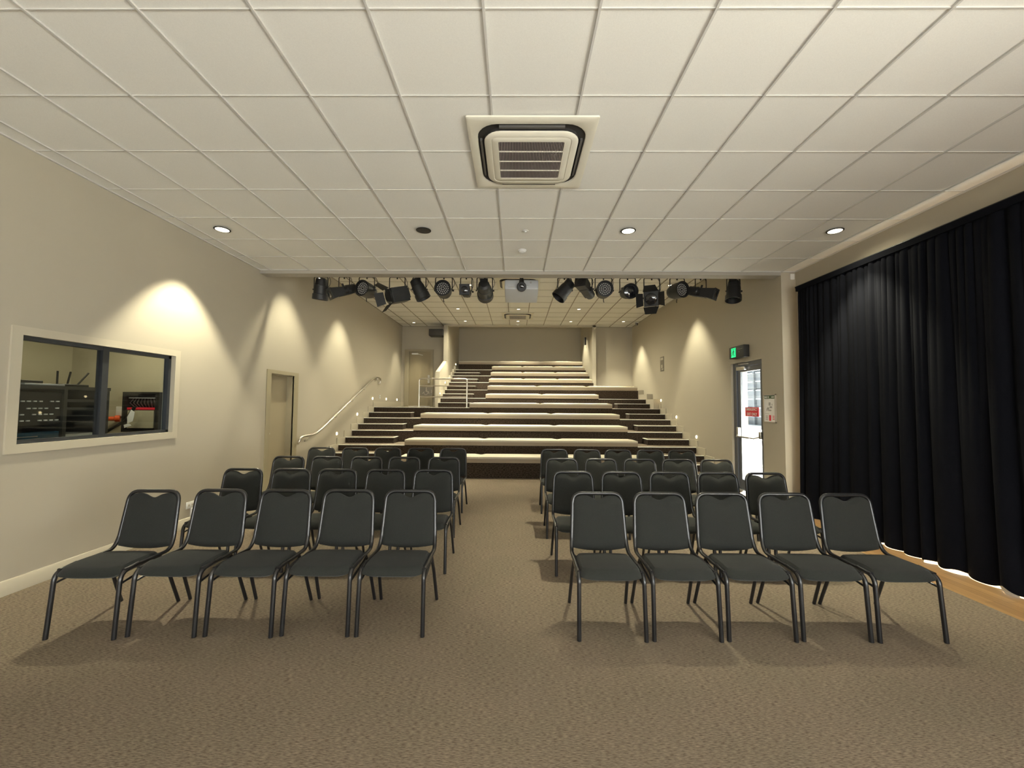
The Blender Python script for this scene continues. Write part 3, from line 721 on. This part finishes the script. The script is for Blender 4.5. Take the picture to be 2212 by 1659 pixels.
fixture(-1.21, 3.395, 'led', (0, -1, 0.08), 'led par light facing straight forward left of the small square spotlight', yw=0.14, sc=1)
fixture(-0.836, 3.375, 'profile', (0, -1, -0.1), 'small square-fronted spotlight facing forward left of the projector', yw=0.095, sc=0.82)
fixture(-0.527, 3.395, 'par', (0, 1, -0.25), 'round black par can turned away, immediately left of the projector', yw=0.13, sc=1.1)
fixture(0.8, 3.405, 'par', (-0.6, -0.1, -0.72), 'black par can aimed down left, immediately right of the projector', yw=0.11, sc=1)
fixture(1.16, 3.43, 'profile', (-0.5, -0.85, 0.28), 'black profile spotlight turned left between a par can and an led par', yw=0.1, sc=0.95)
fixture(1.45, 3.405, 'led', (0, -1, 0), 'led par light facing straight forward right of the projector', yw=0.14, sc=1)
fixture(1.85, 3.38, 'par', (0.05, -1, -0.15), 'round dark par can facing forward beside the right barn doors', yw=0.13, sc=1)
fixture(2.25, 3.28, 'fresnel', (-0.38, -0.85, -0.3), 'right spotlight with open barn doors, hanging lowest on the bar', yw=0.13, sc=1)
fixture(2.67, 3.405, 'led', (0.4, -1, -0.05), 'led par light turned right, between barn doors and the right profile', yw=0.12, sc=1)
fixture(3.06, 3.385, 'profile', (0.62, -0.62, -0.3), 'black profile spotlight aimed to the right, second fixture from the right', yw=0.09, sc=0.88)
fixture(3.6, 3.405, 'par', (-0.15, -0.2, -1), 'rightmost black par can on the lighting bar, aimed steeply down', yw=0.11, sc=1)
# projector
t = thing('projector', (.085, YP+.05, 3.415), 'pale grey projector hanging under the lighting bar, black lens facing forward', 'projector')
MB().rbox((-.275, -.20, -.085), (.275, .28, .085), .018).build('housing', PROJ, t, rot=(math.radians(-14), 0, 0))
t2 = MB().cyl((0, .0, .06), (0, 0, .27), .03, 14).box((-.12, -.05, .27), (.12, .05, .28)).build('ceiling_mount', BLACK, t)
l = MB().lathe([(-.02, .072), (.05, .072), (.055, .080), (.085, .078), (.09, .06)], (0, -.19, .0), (0, -1, -.15), 28).lathe([(0, .045), (.06, .04), (.12, .028), (.17, .026)], (0, -.20, .05), (0, .25, .9), 16).build('lens_barrel', BLACK, t)
MB().lathe([(0, .052), (.008, .04), (.012, .015)], (0, -.275, .015), (0, -1, 0), 24).build('lens', BLACKG, l)
mb = MB()
for x, z, w_, h_ in ((-.17, -.055, .05, .004), (-.02, -.055, .06, .004), (.04, -.02, .07, .003)): mb.box((x-w_, -.207, z-h_), (x+w_, -.2, z+h_))
mb.box((.135, -.206, .02), (.165, -.2, .05)).lathe([(0, .006), (.004, .006)], (-.23, -.2, -.022), (0, -1, 0), 10)
mb.build('vent_marks', GREYP, t, rot=(math.radians(-14), 0, 0))

# ------------------------------------------------------------------ wall fittings
def wp(name, mb, mats, label, cat, group=None): return tag(mb.build(name, mats), label, cat, group)
# handrail
t = thing('handrail', (XLB, 7.47, .8), 'curved steel handrail climbing the left wall beside the stairs', 'handrail')
pts = [(.03, -.02, -.03), (.055, -.03, -.01), (.07, -.015, .05), (.07, .04, .085), (.07, .16, .092), (.07, .42, .095), (.07, .60, .125), (.07, .78, .185), (.07, 1.0, .27), (.07, 2.2, .76), (.07, 3.4, 1.25), (.07, 3.72, 1.37), (.07, 3.92, 1.425), (.07, 4.12, 1.44), (.07, 4.27, 1.42), (.07, 4.32, 1.36), (.06, 4.32, 1.29), (.02, 4.32, 1.27)]
def smooth(p, n=4):
    out = []; P = [Vector(q) for q in p]
    for i in range(len(P)-1):
        a, b, c, d = P[max(0, i-1)], P[i], P[i+1], P[min(len(P)-1, i+2)]
        for q in range(n):
            u = q/n; out.append(.5*((2*b)+(c-a)*u+(2*a-5*b+4*c-d)*u*u+(3*b-a-3*c+d)*u**3))
    return out+[P[-1]]
MB().tube(smooth(pts), .023, 12).build('rail', STEEL, t)
for y, z in ((.28, .093), (1.5, .474), (2.4, .842), (3.15, 1.148), (4.05, 1.435)):
    MB().tube([(.07, y, z-.018), (.07, y, z-.065), (.05, y, z-.085), (.0, y, z-.09)], .006, 8).lathe([(0, .022), (.006, .022)], (0, y, z-.09), (1, 0, 0), 12).build('bracket', STEEL, t)
# landing guard rail with wheelchair sign
t = thing('guard_rail', (-2.04, 11.48, zk(10)), 'tubular steel guard rail on the left landing', 'railing')
x0, x1, h = -.665, .675, .80
MB().tube(smooth([(x0, 0, 0), (x0, 0, .6), (x0, 0, .74), (x0+.02, 0, .785), (x0+.07, 0, h), (x0+.2, 0, h), (x1-.2, 0, h), (x1-.07, 0, h), (x1-.02, 0, .785), (x1, 0, .74), (x1, 0, .6), (x1, 0, 0)], 3), .021, 12).build('frame', STEEL, t)
for z in (.60, .29): MB().cyl((x0, 0, z), (x1, 0, z), .016, 10).build('rail', STEEL, t)
for x in (x0, x1): MB().lathe([(0, .045), (.008, .045), (.012, .024)], (x, 0, 0), (0, 0, 1), 16).build('base_flange', STEEL, t)
t = thing('wheelchair_sign', (-2.50, 11.445, zk(10)+.445), 'grey plate with a pale wheelchair symbol on the guard rail', 'sign')
MB().box((-.17, 0, -.12), (.17, .006, .12)).build('plate', GREYS, t)
mb = MB()
def arc(cx, cz, r, a0, a1, w_, n=16):
    for q in range(n):
        a, b = math.radians(a0+(a1-a0)*q/n), math.radians(a0+(a1-a0)*(q+1)/n)
        mb.prism([(cx+(r-w_)*math.cos(a), cz+(r-w_)*math.sin(a)), (cx+r*math.cos(a), cz+r*math.sin(a)), (cx+r*math.cos(b), cz+r*math.sin(b)), (cx+(r-w_)*math.cos(b), cz+(r-w_)*math.sin(b))], 'y', -.002, 0)
arc(-.01, -.04, .06, 20, -200, .012); arc(.10, 0, .06, 50, -50, .01); arc(.0, .09, .016, 0, 360, .016, 10)
mb.prism([(-.01, .065), (.008, .065), (.004, 0), (-.014, 0)], 'y', -.002, 0); mb.box((-.01, -.002, -.012), (.06, 0, .004)).prism([(.05, 0), (.066, 0), (.085, -.07), (.07, -.07)], 'y', -.002, 0).box((-.005, -.002, .03), (.04, 0, .042)).prism([(-.06, -.01), (-.045, -.01), (-.10, -.07), (-.115, -.06)], 'y', -.002, 0)
mb.build('wheelchair_symbol', GREYL, t)

# step lights
def steplight(x, y, z, nx, label, group):
    t = thing('step_light', (x, y, z), label, 'step light', group)
    MB().lathe([(0, .042), (.004, .042), (.006, .034)], (0, 0, 0), (nx, 0, 0), 18).build('rim', WHITEP, t)
    MB().lathe([(0, .034), (.008, .029), (.016, .012)], (nx*.006, 0, 0), (nx, 0, 0), 16).build('lamp_lens', STEPG, t)
for y, z, lb in ((9.126, .83, 'glowing step light low on the left wall, nearest the door'), (10.28, 1.233, 'glowing step light below the middle of the handrail'), (11.36, 1.642, 'glowing step light beneath the top end of the handrail'),
                 (12.56, 1.64, 'glowing step light on the landing wall, nearer of two'), (13.70, 1.632, 'glowing step light on the landing wall beside the far door')):
    steplight(XLB, y, z, 1, lb, 'step lights on the left wall')
for y, z, lb in ((9.20, .81, 'lowest glowing step light on the right wall'), (10.32, 1.215, 'middle glowing step light on the right wall'), (11.40, 1.641, 'highest glowing step light on the right wall')):
    steplight(XR, y, z, -1, lb, 'step lights on the right wall')
for y, z, lb in ((12.42, 1.80, 'lowest step light on the recess wall beside the upper flight'), (13.31, 2.19, 'second step light up the recess wall'), (14.48, 2.598, 'third step light up the recess wall'), (15.57, 3.012, 'topmost step light near the highest bench')):
    steplight(RL, y, z, 1, lb, 'step lights on the recess wall')
# sockets and switch plates
def plate(x, y, z, nx, h, w_, label, name='power_outlet'):
    t = thing(name, (x, y, z), label, 'outlet' if name == 'power_outlet' else 'switch')
    MB().rbox((0, -w_/2, -h/2), (nx*.012, w_/2, h/2), .003).build('cover_plate', WHITEP, t)
    for s in (-1, 1): MB().box((nx*.012, s*w_*.25-.012, -.012), (nx*.015, s*w_*.25+.012, .012)).build('socket_face', GREYL, t)
plate(XL, 5.02, .26, 1, .08, .115, 'white double power outlet low on the left wall beside the chairs')
MB().rbox((0, -.02, -.13), (.02, .02, 0), .004).build('cord_cover', WHITEP, bpy.data.objects['power_outlet'], loc=(.0, .03, -.04))
plate(XL, 6.20, .17, 1, .08, .09, 'small white outlet at the end of the left wall near the door')
plate(XLB, 11.96, 1.70, 1, .11, .07, 'small white switch plate above the landing on the left wall', 'light_switch')
# power outlet fittings on the right wall: posters, exit sign
t = thing('wall_sign', (XR, 11.29, 2.64), 'narrow dark grey notice high on the right wall', 'sign')
MB().box((-.01, -.13, -.20), (0, .13, .20)).build('plate', GREYS, t)
MB().box((-.0125, -.10, .11), (-.0102, .10, .17)).box((-.0125, -.04, -.11), (-.0102, .05, -.02)).box((-.0125, -.10, -.16), (-.0102, .02, -.13)).build('printed_marks', GREYL, t)
t = thing('recess_wall_sign', (RR, 15.15, 3.86), 'slim black bar mounted high on the right recess wall', 'speaker')  # dark sign seen edge-on, not a speaker
MB().rbox((-.06, -.05, -.14), (0, .05, .14), .006).build('housing', BLACK, t)
t = thing('wall_speaker', (-2.67, 13.66, 3.89), 'black box speaker mounted beside the far door, below the ceiling', 'speaker')
MB().box((-.24, -.10, -.11), (.235, .30, .11)).build('cabinet', BLACK, t, bevel=.008); MB().box((-.22, -.104, -.09), (.215, -.1, .09)).build('grille_cloth', DARKIN, t)
t = thing('exit_sign', (XR, 7.32, 2.46), 'black emergency exit light with a green running figure above the door', 'exit sign')
MB().rbox((-.10, -.24, -.10), (0, .24, .11), .008).build('housing', BLACK, t)
g = MB().box((-.104, .018, -.08), (-.1, .165, .085)).build('green_panel', GREEN, t)
def fig(mb, P, x0, x1):   # running figure in (y,z)
    for poly in P: mb.prism([(y_*.9-.018, z_*.92) for y_, z_ in poly], 'x', x0, x1)
mb = MB(); x0, x1 = -.1065, -.1042
hd = [(.118+.014*math.cos(a*PI/5), .055+.014*math.sin(a*PI/5)) for a in range(10)]
fig(mb, [hd, [(.105, .038), (.135, .038), (.142, -.012), (.112, -.015)], [(.112, -.01), (.128, -.012), (.10, -.07), (.085, -.066)], [(.125, -.01), (.142, -.012), (.172, -.045), (.16, -.055)], [(.135, .036), (.142, .028), (.178, .0), (.172, -.007)], [(.105, .036), (.112, .026), (.082, .008), (.078, .018)]], x0, x1)
mb.box((x0, .030, -.07), (x1, .036, .075)).box((x0, .030, .069), (x1, .154, .075)).box((x0, .148, -.07), (x1, .154, .075))
mb.build('running_figure', BLACK, g)
MB().box((-.102, -.10, -.006), (-.1, -.09, .006)).tube([(-.101, -.03, .06), (-.104, -.12, .045), (-.101, -.2, .05)], .002, 6).build('test_button', GREYL, t)
# evacuation poster
t = thing('evacuation_plan', (XR, 6.54, 1.47), 'framed evacuation plan with a green header beside the exit door', 'poster')
mb = MB(); W, H = .155, .225
for a in ((-W, -H, W, -H+.014), (-W, H-.014, W, H), (-W, -H, -W+.014, H), (W-.014, -H, W, H)): mb.box((-.018, a[0], a[1]), (0, a[2], a[3]))
mb.build('frame', mat('poster_frame', (.42, .37, .30), .4), t)
p = MB().box((-.008, -W+.014, -H+.014), (-.002, W-.014, H-.014)).build('sheet', WHITES, t)
MB().box((-.0095, -.135, .155), (-.008, .135, .205)).build('header', GREENP, p)
mb = MB(); q_ = (-.0095, -.008)
for y, z, a, b in ((.0, .07, .045, .05), (-.03, .02, .06, .03), (.04, .0, .05, .035), (.0, -.03, .08, .02), (-.06, .06, .012, .03), (.07, -.02, .02, .04)): mb.box((q_[0], y-a*.5, z-b*.5), (q_[1], y+a*.5, z+b*.5))
for z in (.14, -.085): mb.box((q_[0], .02, z), (q_[1], .12, z+.004))
for q in range(5): mb.box((q_[0], .05, -.12-.016*q), (q_[1], .11, -.113-.016*q))
mb.build('floor_plan', GREYP, p)
MB().box((-.0095, -.03, -.195), (-.008, .02, -.105)).box((-.0095, -.115, -.175), (-.008, -.07, -.165)).box((-.0095, -.115, -.15), (-.008, -.07, -.14)).box((-.0095, -.115, -.125), (-.008, -.07, -.115)).build('red_panel', REDS, p)
mb = MB()
for y in (.03, .075, .11): mb.lathe([(0, .014), (.001, .014)], (-.0098, y, .18), (-1, 0, 0), 10)
mb.box((-.0107, -.12, .172), (-.0096, -.05, .186)).build('header_marks', WHITES, p)

# far left door (door_2)
zl = zk(10)
mb = MB(); mb.box((-3.865, 14.165, zl), (-3.72+.012, 14.2, 3.39)).box((-2.95-.012, 14.165, zl), (-2.865, 14.2, 3.39)).box((-3.72+.012, 14.165, 3.315), (-2.95-.012, 14.2, 3.39))
d2 = struct(mb, 'door_2', mat('door_frame_back', (.30, .26, .175), .45))
lf = MB().box((-3.712, 14.215, zl+.01), (-2.958, 14.26, 3.33)).build('door_leaf', mat('door_leaf_back', (.27, .225, .14), .45), d2)
MB().rbox((-3.62, 14.15, 3.21), (-3.40, 14.214, 3.26), .006).box((-3.45, 14.12, 3.225), (-3.43, 14.16, 3.245)).tube([(-3.44, 14.13, 3.235), (-3.22, 14.12, 3.18)], .008, 6).build('door_closer', WHITEP, lf)
MB().box((-3.06, 14.203, 2.22), (-2.99, 14.214, 2.50)).cyl((-3.025, 14.2, 2.34), (-3.025, 14.15, 2.34), .012, 8).cyl((-3.025, 14.155, 2.34), (-3.13, 14.155, 2.34), .01, 8).build('door_handle', BRUSH, lf)
struct(MB().box((-3.72, 14.21, zl), (-2.95, 14.2601, zl+.009)), 'trim_door_sill', NOSE)

# emergency exit door (door_3) in the right wall
XG = XR+.08
mb = MB()
mb.box((XG-.04, DY0, 0), (XG+.05, DY0+.055, DZ)).box((XG-.04, DY1-.10, 0), (XG+.05, DY1, DZ)).box((XG-.04, DY0+.055, DZ-.07), (XG+.05, DY1-.10, DZ)).box((XG-.04, DY0, -.0), (XG+.05, DY1, .02))
d3 = struct(mb, 'door_3', ALUK)
ya, yb = DY0+.06, DY1-.105; za, zb = .022, DZ-.075
mb = MB(); st = .095
mb.box((XG-.015, ya, za), (XG+.03, ya+st, zb)).box((XG-.015, yb-st, za), (XG+.03, yb, zb)).box((XG-.015, ya+st, za), (XG+.03, yb-st, za+.16)).box((XG-.015, ya+st, zb-.09), (XG+.03, yb-st, zb))
lf = mb.build('door_leaf', ALUK, d3)
MB().box((XG+.004, ya+st, za+.16), (XG+.010, yb-st, zb-.09)).build('glass_pane', GLASS, lf)
MB().rbox((XG-.075, yb-.32, zb-.06), (XG-.016, yb-.06, zb+.0), .006).tube([(XG-.06, yb-.15, zb+.02), (XG-.16, yb-.3, zb+.035), (XG-.05, yb-.42, zb+.04)], .009, 6).build('door_closer', BRUSH, lf)
mb = MB(); zbz = 1.02
mb.rbox((XG-.08, yb-.09, zbz-.06), (XG-.016, yb-.03, zbz+.10), .008).rbox((XG-.08, ya+.02, zbz-.06), (XG-.016, ya+.08, zbz+.06), .008).tube([(XG-.05, ya+.05, zbz-.02), (XG-.13, ya+.12, zbz-.06), (XG-.13, yb-.14, zbz-.06), (XG-.05, yb-.06, zbz-.02)], .014, 8)
mb.build('push_bar', BRUSH, lf)
sg = MB().box((XG-.001, 6.985, 1.325), (XG+.0035, 7.39, 1.485)).build('exit_notice', REDS, lf)
def text(body, size, name, m, parent, loc, rot, sx=1):
    c = bpy.data.curves.new(name, 'FONT'); c.body = body; c.size = size; c.align_x = 'CENTER'; c.align_y = 'CENTER'; c.extrude = .0006; c.materials.append(m)
    c.offset = size*.02
    o = bpy.data.objects.new(name, c); C.objects.link(o); o.parent = parent; o.location = loc; o.rotation_euler = rot; o.scale = (sx, 1, 1); return o
text('EMERGENCY', .066, 'lettering', WHITES, sg, (XG-.002, 7.187, 1.447), (PI/2, 0, -PI/2), .92)
text('EXIT ONLY', .066, 'lettering', WHITES, sg, (XG-.002, 7.187, 1.363), (PI/2, 0, -PI/2), .92)
struct(MB().box((XR-.01, DY0, 0.0), (XG-.04, DY1, .006)), 'trim_door_threshold', mat('threshold_metal', (.5, .48, .45), .35, metal=.7))

# exterior seen through the emergency exit
CONC = mat('outdoor_concrete', (.76, .74, .70), .8, noise=((3, 3, 3), .3, (.66, .64, .61)))
struct(MB().prism([(4.37, -.02), (9.2, -.02+.0), (9.2, .76), (7.6, .55), (5.8, .03), (4.37, 0.0)], 'y', -6, 30), 'floor_outdoor_paving', CONC)
mb = MB(); SL = mat('concrete_sleeper', (.050, .060, .075), .85, noise=((6, 2, 6), .3, (.028, .034, .045))); 
for q in range(10):
    z = .45+q*.335; mb.box((9.2+.03*(q % 2), -6, z), (9.5, 30, z+.30), 0); mb.box((9.19, -6, z+.30), (9.5, 30, z+.335), 1)
for q in range(14): mb.box((9.13, -4+q*2.2, .8), (9.24, -3.9+q*2.2, 4.1), 0)
struct(mb, 'wall_outdoor_retaining', [SL, mat('sleeper_edge', (.17, .20, .24), .7)])

# ------------------------------------------------------------------ control room equipment
lamp('control_room_lamp', 'AREA', (-5.0, 4.9, 2.66), 15, (1, .90, .62), size=.5)
t = thing('equipment_rack', (-4.72, 4.20, 0), 'black audio rack with rows of knobs behind the left window pane', 'equipment rack')
fm = mat('rack_frame', (.055, .055, .052), .4)
mb = MB(); mb.box((-.5, -.42, 0), (0, -.39, 1.66)).box((-.5, .05, 0), (0, .085, 1.66)).box((-.5, .50, 0), (0, .53, 1.66)).box((-.5, -.42, 1.63), (.012, .53, 1.665)).box((-.5, -.39, .9), (-.48, .5, 1.63)).box((-.48, -.39, 1.07), (-.0, .5, 1.09)); mb.build('cabinet', fm, t)
f = MB().box((-.44, -.38, 1.27), (-.02, .045, 1.60)).build('mixer_unit', DARKIN, t)
mb = MB()
for r_, z in enumerate((1.50, 1.43, 1.37, 1.31)):
    for q in range(8): 
        if (q*7+r_*3) % 5: mb.box((-.02, -.36+q*.05, z), (-.008, -.332+q*.05, z+.012))
mb.build('fader_knobs', WHITEP, f)
bl = MB().box((-.44, -.38, 1.10), (-.01, .03, 1.20)).build('amplifier', mat('amplifier_blue', (.02, .09, .16), .4), t)
MB().box((-.0095, -.36, 1.125), (-.006, -.14, 1.14)).box((-.0095, -.36, 1.155), (-.006, -.16, 1.165)).build('display_strip', GREYP, bl)
mb = MB().box((-.44, .10, 1.09), (-.02, .46, 1.16)).build('white_folder', WHITEP, t)
MB().box((-.44, .09, 1.50), (-.02, .49, 1.53)).box((-.44, .09, 1.42), (-.02, .49, 1.44)).build('patch_panel', mat('patch_grey', (.06, .06, .065), .4), t)
t = thing('wireless_router', (-4.95, 4.48, 1.665), 'router with three upright antennas on top of the audio rack', 'router')
MB().rbox((-.10, -.14, 0), (.10, .14, .03), .008).build('housing', BLACK, t)
for y, a in ((-.10, 0), (.0, .03), (.10, .12)): MB().tube([(0, y, .02), (0, y+a, .17)], .009, 8).build('antenna', BLACK, t)
t = thing('laptop', (-4.90, 4.12, 1.666), 'flat grey laptop lying on the audio rack', 'laptop')
MB().rbox((-.13, -.18, 0), (.13, .18, .02), .005).build('lid', PROJ, t); MB().rbox((-.10, -.2, .02), (.08, .02, .05), .006).build('keyboard_case', BLACK, t)
t = thing('control_desk', (-4.40, 4.0, 0), 'dark desk top just inside the control room window', 'desk')
MB().box((-.28, -.85, 1.06), (.25, .75, 1.09)).build('desk_top', mat('desk_dark', (.05, .05, .055), .4), t)
for y in (-.83, .71): MB().box((-.28, y, 0), (-.24, y+.04, 1.06)).box((.2, y, 0), (.24, y+.04, 1.06)).build('leg', DARKIN, t)
t = thing('tablet', (-4.30, 4.0, 1.09), 'black tablet with a pale edge lying on the control desk', 'tablet')
MB().rbox((-.10, -.28, 0.001), (.10, .28, .018), .005).build('case', BLACK, t); MB().box((.0985, -.27, .004), (.1015, .27, .012)).build('edge_strip', GREYP, t)
t = thing('wall_cabinet', (-5.10, 5.75, 1.37), 'black open wall box of cables above a red strip, behind the right pane', 'cabinet')
mb = MB(); mb.box((-.24, -.22, -.27), (.24, 0, -.24)).box((-.24, -.22, .24), (.24, 0, .27)).box((-.24, -.22, -.24), (-.21, 0, .24)).box((.21, -.22, -.24), (.24, 0, .24)).box((-.21, -.02, -.24), (.21, 0, .24)); mb.build('cabinet', BLACK, t)
MB().box((-.19, -.20, .03), (.19, -.05, .06)).build('red_strip', REDS, t); MB().box((-.18, -.20, -.22), (.18, -.03, .02)).build('beige_unit', mat('beige_box', (.42, .38, .26), .5), t)
MB().box((-.19, -.18, .185), (.19, -.17, .195)).build('shelf_edge', WHITES, t)
mb = MB()
for q in range(9): mb.tube([(-.18+.04*q, -.12, .18), (-.2+.05*q, -.15, .12), (-.17+.04*q, -.1, .06)], .006, 6)
mb.build('cable_bundle', mat('cable_grey', (.15, .12, .12), .5), t)
t = thing('power_point', (-5.55, 5.75, 1.36), 'white wall socket with an orange plug behind the right pane', 'outlet')
MB().rbox((-.07, -.02, -.06), (.07, 0, .08), .005).build('cover_plate', WHITEP, t)
pl = MB().lathe([(0, .045), (.05, .045), (.06, .03), (.16, .028), (.2, .018)], (0, -.02, -.09), (-.8, -.5, 0), 16).build('orange_plug', mat('orange_plastic', (.85, .12, .02), .4), t)
t = thing('bracket_arm', (-5.25, 5.45, 1.1), 'dark diagonal arm with white tags behind the right pane', 'bracket')
MB().tube([(-.25, 0, -.02), (.05, 0, .16), (.16, 0, .34)], .02, 8).build('arm', BLACK, t)
MB().prism([(.10, .12), (.17, .15), (.19, .27), (.14, .30), (.09, .2)], 'y', -.03, -.024).prism([(.06, .06), (.15, .09), (.12, .12), (.05, .1)], 'y', -.03, -.024).build('tag', WHITES, t)
